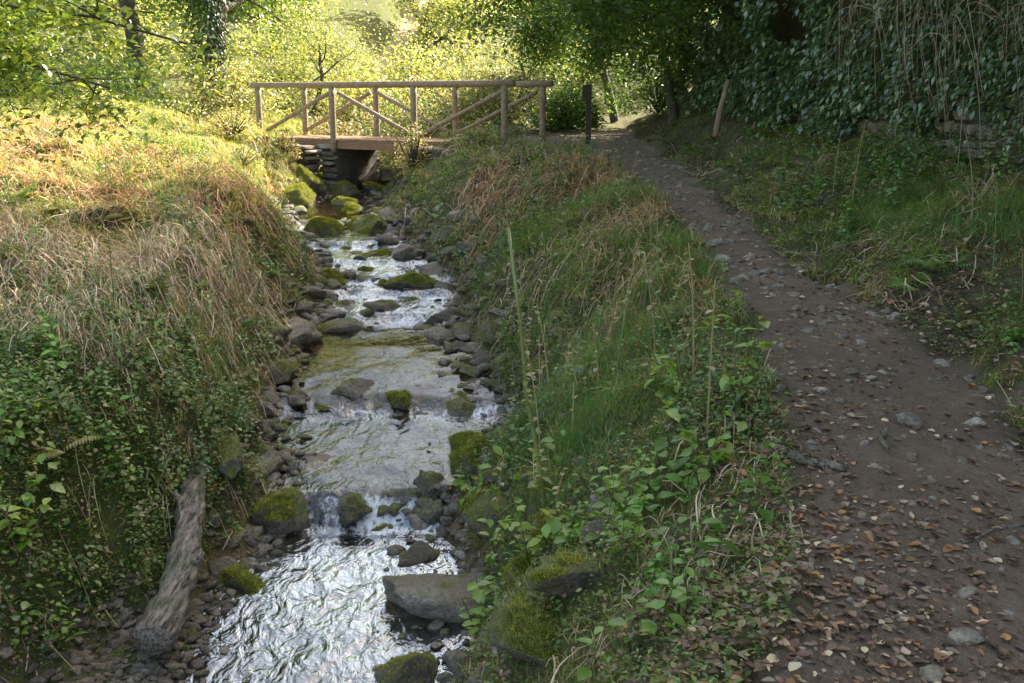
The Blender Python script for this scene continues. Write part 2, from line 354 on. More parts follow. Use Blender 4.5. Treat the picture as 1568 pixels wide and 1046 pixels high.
rocks=[(-1.8,6.1,.19,.75,.93,.8,.2),(-1.72,6.95,.24,.8,.7,.8,.2),(-2.1,7.0,.18,.8,.7,.7,0),(-1.19,7.12,.2,.7,.6,.5,.9),(-1.0,7.0,.11,.8,.4,.45,.9),
(-.66,7.35,.2,.7,.6,.6,.5),(-.62,7.1,.17,.7,.5,.5,.8),(-1.52,7.75,.22,.4,.0,1.2,.1),(-.2,7.25,.34,.7,.8,.8,.1),(-.42,5.95,.46,.42,.3,1.15,.1),
(-.62,4.95,.28,.7,.4,.6,.3),(.08,4.08,.25,.6,.92,.8,0),(.32,4.2,.18,.6,.9,.8,0),(-1.5,6.1,.08,.8,.1,.9,.1),(-1.55,9.4,.24,.55,.4,.8,.3),(-1.1,9.2,.2,.7,.95,.6,.3),(-1.66,9.0,.12,.5,.1,.7,.6),
(-2.5,11.3,.33,.7,.25,1.2,0),(-2.0,11.85,.3,.6,.5,.9,.3),(-1.64,12.6,.28,.55,.6,.8,.4),(-1.47,13.5,.34,.65,.9,.7,.2),(-1.6,15,.42,.65,.25,1.1,0),
(-3.1,16.5,.38,.65,.9,.7,.1),(-2.45,16.6,.42,.65,.9,.7,.1),(-2.5,13.6,.22,.7,.9,.7,.1),(-2.04,14,.18,.7,.85,.7,.2),(-.85,12.1,.26,.75,.3,.4,.5),(-.6,11.5,.22,.7,.5,.9,.1),
(-.46,9.0,.22,.5,.4,.7,.4),(-.08,8.5,.22,.6,.5,.6,.5),(-.9,9.05,.14,.5,.3,.5,.8),(-4.2,20.6,.45,.8,.85,.7,0),(-3.5,20.9,.35,.8,.7,.7,0),(-4.1,19.4,.4,.8,.85,.7,0),
(-2.2,17.6,.3,.7,.3,1.1,0),(-2.9,18.3,.3,.6,.8,.8,.1),(-3.3,19.4,.3,.6,.8,.8,.1),(-1.62,7.15,.14,.7,.5,.5,.8),(-4.5,8.5,.4,.5,.9,.7,0),(.3,5.2,.2,.6,.7,1.0,0),
(-.95,14.6,.3,.6,.4,1.1,0),(-1.05,13.9,.28,.6,.2,1.1,0),(-1.8,13.5,.16,.6,.8,.7,.3),(-2.2,12.7,.2,.5,.6,.8,.5),(-2.3,8.0,.2,.6,.5,.7,.2),(-2.35,9.6,.2,.6,.5,.8,.1),(-2.6,10.4,.24,.7,.6,.8,.1),
(.1,7.6,.2,.7,.7,.8,.1),(.3,8.9,.22,.7,.6,.6,.2),(-.05,9.6,.25,.7,.5,.7,.1),(-.2,10.6,.25,.7,.6,.8,.1),(-1.0,7.9,.13,.45,0,.7,.6),(-1.05,11.9,.2,.5,.6,.7,.5),(-1.3,12.9,.18,.5,.8,.6,.5),(-2.05,14.9,.24,.5,.7,.8,.3),(-2.6,15.3,.2,.5,.9,.7,.3),(-.1,6.4,.25,.6,.8,.8,.1),
(.45,4.6,.14,.6,.4,1.0,0),(.1,5.1,.16,.6,.8,1.,0),(-.25,4.75,.12,.6,.2,.8,.3),(-2.0,7.5,.17,.7,.4,.9,.1),(-1.3,8.75,.1,.5,.2,.6,.7),(-.75,8.9,.12,.5,.3,.6,.7),(-1.85,9.1,.14,.5,.4,.6,.5),(-.5,9.3,.16,.5,.5,.7,.4),
(-3.4,22.6,.5,.8,.6,.6,0),(-2.6,22.9,.45,.8,.6,.6,0),(-3.0,21.9,.3,.7,.7,.6,.2)]
for i,(x,y,r,fl,mo,br,we) in enumerate(rocks):
    V,F=icos(4,i+1,5 if (mo>.85 and we<.15) else 9,fl)
    a=random.uniform(0,6.28); R=R3(a,random.uniform(-.2,.2),random.uniform(-.2,.2))
    V=(V*[1.2,.9,1])@R.T*r
    z=max(float(H(x,y)),float(zs(y))-.08)
    V=V+[x,y,z+r*fl*.2]
    o=make_obj('boulder' if r>.3 else 'stream_rock',V,F,M_rock,np.full((len(V),3),(mo,br,we)))
    if mo>.6: small_moss(mossMB,V,F,int(26000*r*r)+600,.42,5,.024)
    elif mo>=.35: small_moss(mossMB,V,F,int(12000*r*r)+200,.50,5,.018)
sp_=[icos(2,100+i,6,.6) for i in range(8)]; sp3=[icos(3,140+i,8,.65) for i in range(8)]
def stones(mb,x,y,s,moss,br,wetv,sink=.0,protos=None):
    pr=protos or sp_
    n=len(x); z=np.maximum(H(x,y),zs(y)-.07*(wetv>.3))
    P=np.stack([x,y,z+s*(.15-sink)],-1); k=rng.integers(0,8,n)
    for q in range(8):
        m=k==q; mm=m.sum()
        if mm: mb.inst(pr[q],P[m],R3(U(0,6.28,mm),U(-.4,.4,mm),U(-.4,.4,mm)),np.stack([s[m]*U(.8,1.5,mm),s[m],s[m]*U(.5,1,mm)],-1),np.stack([moss[m],br[m],wetv[m]],-1))
mb=MB()
n=5200; y=4.2*(22/4.2)**rng.random(n); side=rng.random(n)<.40; e=rng.normal(.04,.18,n)*np.where(side,.7,1.5)
x=np.where(side,I(y,ys,LSv)-e-.02,I(y,ys,RSv)+e+.02)
s=.012+.07*rng.random(n)**4.0*np.clip(y/7,.6,1.5)
stones(mb,x,y,s,U(-.4,.8,n),U(.5,1.3,n),U(0,.6,n))
n=150; y=5.5*(19/5.5)**rng.random(n); side=rng.random(n)<.40; e=rng.normal(.05,.28,n)
x=np.where(side,I(y,ys,LSv)-e*.6,I(y,ys,RSv)+e); stones(mb,x,y,U(.06,.17,n)*np.clip(y/9,.8,1.2),U(.0,.9,n),U(.5,1.15,n),U(0,.6,n),.05,sp3)
n=1800; y=4.5*(17/4.5)**rng.random(n); t=rng.random(n); x=I(y,ys,LSv)*(1-t)+I(y,ys,RSv)*t
s=.02+.06*rng.random(n)**2
P=np.stack([x,y,H(x,y)+s*.2],-1); mb.inst(sp_[0],P,R3(U(0,6.28,n),U(-.3,.3,n),0),s,np.stack([U(-.5,-.1,n),U(.5,1.3,n),U(.4,.9,n)],-1))
n=360; y=U(11.9,17.2,n); t=rng.random(n); x=I(y,ys,LSv)*(1-t)+I(y,ys,RSv)*t
stones(mb,x,y,.03+.13*rng.random(n)**2.5,U(.1,.95,n),U(.45,.9,n),U(.3,.9,n))
n=130; y=np.concatenate([rng.normal(7.15,.14,60),rng.normal(9.2,.16,70)]); t=rng.random(n); x=I(y,ys,LSv)*(1-t)+I(y,ys,RSv)*t
stones(mb,x,y,U(.03,.10,n),U(-.1,.7,n),U(.4,.8,n),U(.4,.9,n))
mb.obj('stream_stones',M_rock)
mb=MB(); n=2200; x=U(-3.2,-1.8,n); y=U(4.2,5.75,n); k=H(x,y)<-1.15; x,y=x[k],y[k]; n=len(x); stones(mb,x,y,.010+.045*rng.random(n)**2.5,U(-.5,.1,n),U(.4,1.0,n),U(.1,.5,n)); mb.obj('gravel_bank',M_rock)
mb=MB(); n=2600; y=2.2*(19/2.2)**rng.random(n); t=rng.random(n); x=I(y,py_,LPv)*(1-t)+I(y,py_,RPv)*t
stones(mb,x,y,.004+.036*rng.random(n)**5*np.clip(y/4,.7,1.8),U(-.6,-.4,n),U(.8,1.4,n),U(0,.1,n),.10)
px=np.array([2.05,1.62,1.5,2.1,1.0+.3,2.4,2.3,1.9,1.95,2.2,2.05]);py2=np.array([4.9,3.25,2.95,5.6,2.75,4.9,7.2,8.9,9.6,7.6,10.4]);s=np.array([.08,.045,.06,.04,.06,.055,.05,.09,.08,.06,.08])
stones(mb,px,py2,s,np.full(11,-.6),np.full(11,1.3),np.zeros(11),.0,sp3)
mb.obj('path_stones',M_rock)
mossMB.obj('moss',M_grass)
# ---------------------------------------------------------------- scattered vegetation
def pts(n,y0=2.2,y1=22.):
    y=y0*(y1/y0)**rng.random(n); x=(rng.random(n)*2-1)*(.6*y+.8); return x,y
def reg(x,y,marg=.1):
    p,w,Ls,Rs,Lp,Rp=masks(x,y); Xw=I(y,xwy,xwx)
    L=(Ls-x>marg)&(H(x,y)>zs(y)+.1); R=(x-Rs>marg)&(x<Lp+.02)&(p<.4); Q=(x>Rp-.05)&(x<Xw-.1)&(p<.4); return L,R,Q
def P3(x,y,dz=-.01): return np.stack([x,y,H(x,y)+dz],-1)
def spread(name,protos,mat,x,y,sc,col,tilt=.2,dz=-.01,obj=None):
    m=obj or MB(); k=rng.integers(0,len(protos),len(x)); P=P3(x,y,dz)
    for q,p in enumerate(protos):
        s=k==q; n=s.sum()
        if n: m.inst(p,P[s],R3(U(0,6.28,n),U(-tilt,tilt,n),U(-tilt,tilt,n)),sc[s],col[s])
    return m if obj else m.obj(name,mat)
random.seed(11)
tf_short=[tuft(12,.10,.005,.03) for _ in range(4)]
tf_long=[tuft(16,.30,.0055,.04,(.4,1.3)) for _ in range(5)]
tf_fine=[tuft(22,.26,.003,.05,(.3,1.0)) for _ in range(4)]
GR=[(.09,.15,.03),(.12,.18,.035),(.16,.20,.05),(.075,.12,.03)]
YG=[(.25,.28,.08),(.31,.32,.11),(.21,.26,.06),(.35,.32,.15)]
DR=[(.38,.30,.17),(.30,.23,.13),(.24,.17,.1),(.45,.37,.22)]
RD=[(.22,.12,.07),(.30,.17,.09),(.16,.09,.055)]
x,y=pts(40000); L,R,Q=reg(x,y); cl=fbm(x*1.1,y*1.1,3,40)
near_wall=x-I(y,py_,RPv)
k=((L&(cl>.43))|(R&(cl>.40))|(Q&(cl>.53)&(near_wall<1.9))); x,y=x[k],y[k]
far=(y>13.5)&(x<-3.5); c=pal(GR,len(x)); c2=pal(YG,len(x)); c3=pal(DR,len(x)); u=rng.random(len(x)); c=np.where((far|(u<.22))[:,None],c2,c); c=np.where((u>.88)[:,None],c3,c)
spread('short_grass',tf_short,M_grass,x,y,U(.5,1.1,len(x))*np.clip(y/6,.8,1.6),c)
x,y=pts(13000,3.2,20); L,R,Q=reg(x,y,.12); cl=fbm(x*.9+5,y*.9,3,50); u=rng.random(len(x))
k=(R&(cl>.45)&~((y<5.8)&(u<.85)))|(L&(cl>.50)&~((y<7.5)&(u<.7)))|(Q&(cl>.60)&(x-I(y,py_,RPv)<2)); x,y=x[k],y[k]; n=len(x)
dry=((fbm(x*.9+9,y*.9,3,60)>.50)|((x<-2.8)&(rng.random(n)<.5)))&(rng.random(n)<.8)&(y>5.8); c=np.where(dry[:,None],pal(DR+RD[:1],n),pal(GR+YG[:1],n))
spread('long_grass',tf_long,M_grass,x,y,U(.5,1.1,n)*np.clip(y/8,.65,1.25),c,.4)
cent=[(.55,6.6,.4),(.75,7.6,.45),(.5,5.9,.3),(1.2,8.5,.35),(-3.9,6.9,.3),(1.35,9.8,.3),(1.3,12,.3),(3.9,8.3,.4),(3.6,9.6,.3),(4.4,7.6,.4),(-3.2,15.5,.5),(.2,9.9,.3),(.1,12.5,.4),(-2.9,8.5,.3),(-3.4,10.5,.4)]
xs_=[];ys_=[]
for a,b,r in cent:
    xs_.append(rng.normal(a,r,170)); ys_.append(rng.normal(b,r,170))
x=np.concatenate(xs_);y=np.concatenate(ys_); L,R,Q=reg(x,y,.15); k=L|R|Q; x,y=x[k],y[k]; n=len(x)
spread('fine_grass_clumps',tf_fine,M_grass,x,y,U(.7,1.25,n),pal([(.08,.18,.04),(.11,.21,.045),(.07,.14,.045),(.17,.2,.07)],n),.3)
n=18000; x=U(-13,-3.6,n); y=U(13,25,n); L,R,Q=reg(x,y,.2); k=L&(fbm(x*.7,y*.7,3,3)>.36); x,y=x[k],y[k]; n=len(x)
spread('meadow_grass',tf_short,M_grass,x,y,U(1.0,2.0,n),np.where((fbm(x*.6,y*.6,2,8)>.42)[:,None],pal(YG,n),pal(YG[:3]+DR[:1],n)))
x,y=pts(160000); xa=U(-3.8,-2.1,16000); ya=U(4.8,6.6,16000); x=np.concatenate([x,xa]); y=np.concatenate([y,ya]); L,R,Q=reg(x,y,.06); cl=fbm(x*1.4,y*1.4,3,70); c5=fbm(x*4,y*4,2,71)
k=(L&((cl>.45)|((y<6.8)&(c5>.4))))|(R&((cl>.50)|((y<5.5)&(cl>.42))))|(Q&(cl>.45)); x,y=x[k],y[k]; n=len(x); m=MB(); P=P3(x,y,0); P[:,2]+=rng.random(n)**2*.14
m.inst(leaf2,P,R3(U(0,6.28,n),U(-.5,.6,n),U(-.5,.5,n)),(.014+.036*rng.random(n)**1.6)*np.clip(y/6,.8,1.8),pal([(.07,.14,.025),(.11,.19,.035),(.16,.23,.05),(.06,.11,.03),(.20,.18,.07),(.2,.14,.08)],n,.35)); m.obj('ground_cover',M_leaf)
wd=[weed(.30,.065,5,i) for i in range(6)]+[weed(.22,.05,4,20+i,.6) for i in range(4)]+[weed(.42,.055,7,40+i,.5) for i in range(3)]
x,y=pts(18000,3.,21); L,R,Q=reg(x,y,.08); cl=fbm(x*.8+20,y*.8,3,80); lw=masks(x,y)
nearL=(lw[2]-x<1.1)&(y>6)&(y<15)
k=(L&((cl>.53)|(nearL&(cl>.42))))|(R&(cl>.52))|(Q&(cl>.50)&(x-I(y,py_,RPv)>.3)); x,y=x[k],y[k]
n2_=700; xa=np.concatenate([U(-4.4,-2.1,n2_),U(-3.9,-2.15,1000)]); ya=np.concatenate([U(6.5,8.5,n2_),U(4.9,6.6,1000)]); L,R,Q=reg(xa,ya,.1); xa,ya=xa[L],ya[L]
x=np.concatenate([x,xa]);y=np.concatenate([y,ya]); n=len(x)
m=spread('weeds',wd,M_leaf,x,y,U(.5,1.1,n)*np.clip(y/8,.75,1.3),pal([(.06,.13,.03),(.08,.17,.035),(.12,.21,.045),(.05,.10,.03),(.18,.19,.06)],n),.5,obj=MB())
m.obj('bramble_and_nettles',M_leaf)
fr_=[fern(.5,7,200+i) for i in range(4)]
fx=np.concatenate([U(-5,-2.5,50),U(3.0,4.8,70),U(-6,-3.5,30)]);fy=np.concatenate([U(5.4,13,50),U(6,18,70),U(9,16,30)]); L,R,Q=reg(fx,fy,.3); k=L|Q; fx,fy=fx[k],fy[k]
spread('ferns',fr_,M_leaf,fx,fy,U(.4,.85,len(fx)),pal([(.07,.15,.03),(.10,.18,.035),(.16,.16,.05)],len(fx)),.2,0)
x,y=pts(90000,2.1,21); L,R,Q=reg(x,y,.0); p,w,_,_,lp,rp=masks(x,y); inp=(x>lp-.35)&(x<rp+.4); cl=fbm(x*1.6,y*1.6,3,90)
cen=np.exp(-((x-(lp+rp)/2-.15)/.45)**2); u=rng.random(len(x)); ed=x-rp
k=(inp&(u<(.15+.5*(cl>.50))*(1-.6*cen)))|(R&(cl>.48)&(u<.5))|(Q&(u<np.where(ed<1.3,.95,.5)))|(L&(cl>.46)&(u<.5)); onp=((x>lp)&(x<rp))[k]; x,y=x[k],y[k]; n=len(x); m=MB(); q=rng.integers(0,4,n)
col=pal([(.14,.095,.07),(.19,.135,.10),(.12,.085,.07),(.25,.205,.16),(.16,.115,.08),(.40,.34,.25),(.27,.16,.08),(.09,.065,.05),(.11,.08,.065)],n,.35); P=P3(x,y,.012); P[:,2]+=np.where(onp,0,rng.random(n)*.05); sc=(.014+.04*rng.random(n)**1.5)*np.clip(y/6,1.,1.3)
fl_=y>9
m.inst(leaf2,P[fl_],R3(U(0,6.28,fl_.sum()),U(-.4,.4,fl_.sum()),U(-.4,.4,fl_.sum())),sc[fl_],col[fl_])
for i in range(4):
    s=(q==i)&~fl_; m.inst(deads[i],P[s],R3(U(0,6.28,s.sum()),U(-.3,.3,s.sum()),U(-.3,.3,s.sum())),np.stack([sc[s]*U(.6,1.4,s.sum()),sc[s],sc[s]],-1),col[s])
m.obj('fallen_leaves',M_dry)
def stems(name,x,y,l0,l1,cols,r=.0022,lift=.12,mat=None):
    N=len(x); n=6; C=pal(cols,N,.35); a=U(0,6.28,N); l=U(l0,l1,N)*np.clip(y/9,.5,1.1); da=U(-.9,.9,N); px_=[x];py__=[y]; ang=[a]
    for j in range(1,n):
        px_.append(px_[-1]+np.cos(a)*l/n); py__.append(py__[-1]+np.sin(a)*l/n); a=a+da*.35; ang.append(a)
    PX=np.stack(px_,1);PY=np.stack(py__,1);A=np.stack(ang,1); t=np.linspace(0,1,n)[None]
    Z=H(PX,PY)+.008+(U(.1,1,N)[:,None]**1.5)*lift*np.sin(t*U(1.6,2.9,N)[:,None]); w=r*U(.6,1.6,N)[:,None]*(1+y[:,None]/10)*(1-.5*t)
    a_=np.stack([PX-np.sin(A)*w,PY+np.cos(A)*w,Z],-1); b_=np.stack([PX+np.sin(A)*w,PY-np.cos(A)*w,Z+w*.6],-1)
    V=np.stack([a_,b_],2).reshape(-1,3); base=(np.arange(N)*2*n)[:,None]+np.arange(n-1)[None]*2
    F=np.stack([base,base+1,base+3,base+2],-1).reshape(-1,4)
    return make_obj(name,V,F,mat or M_dry,np.repeat(C,2*n,0))
x,y=pts(50000,3.5,21); L,R,Q=reg(x,y,.1); cl=fbm(x*.7,y*.7,3,120); u=rng.random(len(x)); nr=(y<6.5)&(u>.3); k=((L&((cl>.46)|(u<.18)))|(R&(cl>.50)&(u<.6))|(Q&(cl>.5)&(u<.4)))&~nr; x,y=x[k],y[k]
stems('dry_stems',x,y,.12,.55,[(.36,.31,.24),(.28,.22,.16),(.46,.40,.30),(.2,.14,.09),(.24,.20,.15)])
x=U(-6,-2.7,9500);y=U(6.6,12,9500); L,R,Q=reg(x,y,.3); k=L&(fbm(x*.7+4,y*.7,3,140)>.44); stems('dry_thatch',x[k],y[k],.2,.75,[(.42,.38,.31),(.33,.29,.23),(.5,.45,.37),(.26,.2,.15)],.002,.34)
x=U(-9,-3.4,9000);y=U(12,19.5,9000); L,R,Q=reg(x,y,.3); k=L&(fbm(x*.6,y*.6,3,130)>.45); stems('dead_bracken',x[k],y[k],.15,.5,[(.36,.22,.13),(.44,.31,.19),(.27,.16,.10)],.003,.16)
x=U(-.8,1.6,7000);y=U(8,16,7000); L,R,Q=reg(x,y,.3); k=R&(fbm(x*.8,y*.8,3,150)>.45); stems('dead_bracken',x[k],y[k],.15,.45,[(.30,.19,.12),(.38,.28,.18),(.22,.15,.10)],.0028,.15)
# tall thin weed stalks
m=MB(); xs2=np.concatenate([U(-.1,1.5,60),U(-4,-2.3,30),U(3,4.6,12)]); ys2=np.concatenate([U(4.8,12,60),U(6.5,13,30),U(6,12,12)]); L,R,Q=reg(xs2,ys2,.2); k=L|R|Q; xs2,ys2=xs2[k],ys2[k]
for x0,y0 in zip(xs2,ys2):
    z0=float(H(x0,y0)); h=random.uniform(.4,1.0); dx,dy=random.gauss(0,.12),random.gauss(0,.12); t=np.linspace(0,1,6); p=np.column_stack([x0+dx*t*t,y0+dy*t*t,z0-.02+h*t]); c=random.choice([(.14,.19,.06),(.24,.21,.12),(.34,.29,.18)])
    v,f=tube(p,np.linspace(.007,.0028,6),4,False); m.add(v,f,c)
    for j in range(random.randint(6,16)):
        tt=random.uniform(.3,1); q=np.array([[np.interp(tt,t,p[:,k2]) for k2 in range(3)]]); m.inst(leaf6,q,R3(np.array([random.uniform(0,6.28)]),np.array([random.uniform(-.6,.8)]),np.array([0.])),np.array([random.uniform(.025,.06)]),np.array([c]))
m.obj('tall_weed_stalks',M_leaf)
# ---------------------------------------------------------------- log, sticks
T=np.linspace(0,1,90)[:,None]
a=np.array([-2.02,4.98,-1.27]); b=np.array([-2.2,6.75,float(H(-2.2,6.75))+.06])
c_=a*(1-T)+b*T; c_[:,0]+=.05*np.sin(T[:,0]*5); c_[:,2]=np.maximum(c_[:,2],H(c_[:,0],c_[:,1])+.03)
c_[:,2]=np.convolve(np.pad(c_[:,2],15,'edge'),np.ones(31)/31,'valid')
rad=.105-.03*T[:,0]+.008*np.sin(T[:,0]*19)+.006*np.sin(T[:,0]*47); rad[0]*=.45; rad[1]*=.8; rad[-1]*=.3; rad[-2]*=.7
v,f=tube(c_,rad,44,True,.30,3,.10); log=MB(); log.add(v,f)
for (tt,dx,dz) in ((.35,.13,.1),(.7,-.12,.12)):
    p0=c_[int(tt*89)]; pp=np.array([p0,p0+[dx*.5,.03,dz*.6],p0+[dx,.08,dz]]); v,f=tube(pp,[.035,.026,.015],10,True,.2); log.add(v,f)
log.obj('fallen_log',M_log)
def stick(name,P,r,mat=M_log):
    P=np.array(P,float); z=H(P[:,0],P[:,1])+r*1.0; t=np.linspace(0,1,len(P)); tt=np.linspace(0,1,14)
    Q=np.column_stack([np.interp(tt,t,P[:,0]),np.interp(tt,t,P[:,1]),np.interp(tt,t,z)]); Q[:,0]+=.012*np.sin(tt*9)
    v,f=tube(Q,np.linspace(r,r*.7,14),10,True,.25,2); m=MB(); m.add(v,f); return m.obj(name,mat)
stick('fallen_branch',[(1.24,4.5),(1.37,4.38),(1.52,4.28)],.024)
stick('fallen_branch',[(1.8,4.55),(1.86,4.75)],.015)
stick('fallen_branch',[(1.75,3.6),(1.95,3.72),(2.12,3.78)],.008)
stick('fallen_branch',[(-4.4,9.3),(-3.6,9.1),(-2.9,8.9)],.02)
# ---------------------------------------------------------------- footbridge
root=bpy.data.objects.new('footbridge',None); scene.collection.objects.link(root)
def child(name,m,mat,par=root,smooth=True):
    o=m.obj(name,mat,smooth); o.parent=par; return o
N0=np.array([-.14,19.2,0]);D=np.array([-1.81,1.1,0]);W=np.array([.52,.855,0])*1.45; DZ=.86
def pole(p,q,r,mb_,seed=1):
    t=np.linspace(0,1,9)[:,None]; v,f=tube(np.array(p)*(1-t)+np.array(q)*t,r,14,True,.06,seed); mb_.add(v,f)
dn=D/np.linalg.norm(D); wn=W/np.linalg.norm(W); up=np.array([0,0,1.])
for side,off in (('near',0*W),('far',W)):
    for k in range(4):
        m=MB(); p=N0+off+D*k; lo=float(min(H(p[0],p[1]),DZ-.3))-.2 if k in (0,3) else DZ-.28
        pole(p+up*lo,p+up*(DZ+1.06),.066,m,k); child(f'{side}_post_{k+1}',m,M_timber)
    m=MB(); pole(N0+off-D*.1+up*(DZ+1.11),N0+off+D*3.08+up*(DZ+1.11),.06,m,7); child(f'{side}_handrail',m,M_timber)
    inn=wn*(.1 if side=='near' else -.1)
    for k in range(3):
        m=MB(); top=(k%2==0)
        z0,z1=(DZ+.95,DZ+.12) if top else (DZ+.12,DZ+.95)
        pole(N0+off+inn*.6+D*(k+.05)+up*z0,N0+off+inn*.6+D*(k+.95)+up*z1,.042,m,k+3); child(f'{side}_brace_{k+1}',m,M_timber)
def box(mb_,c,ax,ay,az,hx,hy,hz,col=(1,1,1)):
    v=[c+ax*hx*i+ay*hy*j+az*hz*k for i in(-1,1) for j in(-1,1) for k in(-1,1)]
    q=[(0,1,3,2),(4,6,7,5),(0,4,5,1),(2,3,7,6),(0,2,6,4),(1,5,7,3)]
    f=[];[f.extend([(a,b,c2),(a,c2,d)]) for a,b,c2,d in q]; mb_.add(v,f,col)
m=MB(); Ltot=np.linalg.norm(D)*3; npl=40
for i in range(npl):
    s=(i+.5)/npl; c=N0+W*.5+D*3*s+up*(DZ-.02+random.uniform(-.004,.004)); box(m,c,dn,wn,up,Ltot/npl*.46,.70,.022)
child('deck_planks',m,M_deck,smooth=False)
for nm,o_ in (('beam_near',.06),('beam_far',.94)):
    m=MB(); c=N0+W*o_+D*1.5+up*(DZ-.125); box(m,c,dn,wn,up,Ltot/2*.98,.05,.08); child(nm,m,M_deck,smooth=False)
bl=[]
for i in range(6):
    V,F=icos(3,300+i,0,1); V=np.sign(V)*np.abs(V)**.55; V/=np.abs(V).max(0); bl.append((V,F))
def stonewall(name,p0,p1,zb,zt,face,thick=.3,sl=(.10,.26),sh=(.08,.15),br=(.5,1.4),moss=(-.5,.5)):
    m=MB(); p0=np.array(p0,float);p1=np.array(p1,float); L=np.linalg.norm(p1-p0); d=(p1-p0)/L; nrm=np.array([d[1],-d[0]])*face; z=zb; ang=math.atan2(d[1],d[0])
    while z<zt:
        h=random.uniform(*sh); s=-random.uniform(0,.2); ph=random.uniform(0,6)
        while s<L:
            l=random.uniform(*sl); c=p0+d*(s+l/2); zc=z+h/2+.02*math.sin(s*2.3+ph)+random.uniform(-.01,.01)
            R=R3(np.array([ang+random.uniform(-.08,.08)]),np.array([random.uniform(-.06,.06)]),np.array([random.uniform(-.08,.08)]))
            dep=thick/2; cc=c-nrm*(dep-random.uniform(0,.05))
            m.inst(bl[random.randrange(6)],np.array([[cc[0],cc[1],zc]]),R,np.array([[l/2*.98,dep,h/2*random.uniform(.85,1.1)]]),np.array([[random.uniform(*moss),random.uniform(*br),0]])); s+=l
        z+=h
    mid=(p0+p1)/2-nrm*(thick/2+.02); box(m,np.array([mid[0],mid[1],(zb+zt)/2]),np.array([d[0],d[1],0]),np.array([nrm[0],nrm[1],0]),up,L/2-.02,thick/2-.04,(zt-zb)/2-.01,(-.6,.3,0))
    return m.obj(name,M_rock)
near=lambda s,o: (N0+D*s-wn*o)[:2]
stonewall('stone_abutment',near(2.85,.0),near(2.2,.0),-.35,.66,-1,.5)
a_=near(2.2,.0); stonewall('stone_abutment',a_,a_+W[:2]*.95,-.35,.66,-1,.5)
stonewall('stone_abutment',near(.85,.02),near(.08,.02),-.1,.66,-1,.5)
a_=near(.85,.0); stonewall('stone_abutment',a_,a_+W[:2]*.95,-.35,.66,1,.5)
for (ya,yb) in ((7.5,13.5),(13.5,19)):
    xa,xb=I(ya,xwy,xwx)-.2,I(yb,xwy,xwx)-.2
    stonewall('dry_stone_wall',(xa,ya),(xb,yb),.35,1.85 if ya<10 else 2.0,-1,.45,sh=(.07,.17),br=(.6,1.6),moss=(-.5,.5))
sp=bpy.data.objects.new('waymarker_post',None); scene.collection.objects.link(sp)
zb=float(H(1.47,19.6)); m=MB(); box(m,np.array([1.47,19.6,zb+.5]),np.array([1.,0,0]),np.array([0,1.,0]),up,.05,.05,.62); child('post',m,M_darktimber,sp,False)
m=MB(); box(m,np.array([1.43,19.53,zb+.96]),np.array([1.,0,0]),np.array([0,1.,0]),up,.085,.018,.15); child('sign_board',m,M_darktimber,sp,False)
m=MB(); v,f=tube(np.array([(3.5,17.6,float(H(3.5,17.6))-.1),(3.6,17.65,1.5),(3.72,17.7,2.0)]),[.06,.05,.04],10,True,.2); m.add(v,f); m.obj('leaning_fence_post',M_timber)
# ---------------------------------------------------------------- trees
def grow(p,d,L,r,lev,maxl,tubes,anch,rnd,wig=.25,upb=.1,nb=(4,6),leaf_from=2):
    n=6; pts_=[p.copy()]; q=p.copy(); dd=d.copy()
    for i in range(n):
        dd=dd+np.array([rnd.gauss(0,wig),rnd.gauss(0,wig),rnd.gauss(0,wig)+upb])*.5; dd/=np.linalg.norm(dd); q=q+dd*L/n; pts_.append(q.copy())
    rr=np.linspace(r,r*.45,n+1); tubes.append((np.array(pts_),rr,8 if lev==0 else (5 if lev<3 else 3)))
    if lev>=leaf_from: anch.extend(pts_[1:])
    if lev<maxl:
        for b in range(rnd.randint(*nb)):
            t=rnd.uniform(.3,1); i=min(int(t*n),n-1); s=pts_[i+1]
            u=np.array([rnd.gauss(0,1),rnd.gauss(0,1),rnd.gauss(0,.7)]); u/=np.linalg.norm(u); nd_=dd*.6+u*.8; nd_/=np.linalg.norm(nd_)
            grow(s,nd_,L*rnd.uniform(.5,.75),rr[i+1]*.55,lev+1,maxl,tubes,anch,rnd,wig,upb*.6,nb,leaf_from)
def tree(name,x,y,h,r,seed,cols,nl=12,ls=.09,lspread=.22,lean=(0,0),maxl=3,trunk=None,nb=(4,6),wig=.25,bare=False,z=None):
    rnd=random.Random(seed); tubes=[];anch=[]; z=float(H(x,y))-.15 if z is None else z
    d=np.array([lean[0],lean[1],1.]); d/=np.linalg.norm(d)
    grow(np.array([x,y,z]),d,trunk or h*.55,r,0,maxl,tubes,anch,rnd,wig*.5 if trunk is None else wig*.6,.1,nb)
    root_=bpy.data.objects.new(name,None); scene.collection.objects.link(root_)
    m=MB()
    for p,rr,s in tubes:
        v,f=tube(p,rr,s,False); m.add(v,f)
    o=m.obj('trunk_and_limbs',M_bark); o.parent=root_
    if not bare:
        A=np.array(anch); k=np.repeat(np.arange(len(A)),nl); n=len(k); P=A[k]+rng.normal(0,lspread,(n,3))
        m=MB(); m.inst(leaf2,P,R3(U(0,6.28,n),U(-1.1,.5,n),U(-.8,.8,n)),U(.7,1.3,n)*ls,pal(cols,n)); o=m.obj('foliage',M_leaf); o.parent=root_
    return len(anch)
TG=[(.05,.10,.02),(.07,.13,.025),(.09,.15,.03)]
TY=[(.22,.26,.075),(.29,.31,.11),(.18,.23,.06),(.34,.34,.15)]
for i,(x,y,h) in enumerate([(7.4,10,10),(8.2,15,11.5),(7.8,20,11),(9.5,24,12),(7.4,5,9)]):
    tree('oak_tree',x,y,h,.2,40+i,TG,7,.26,.5,(-.05,0),3,None,(4,6))
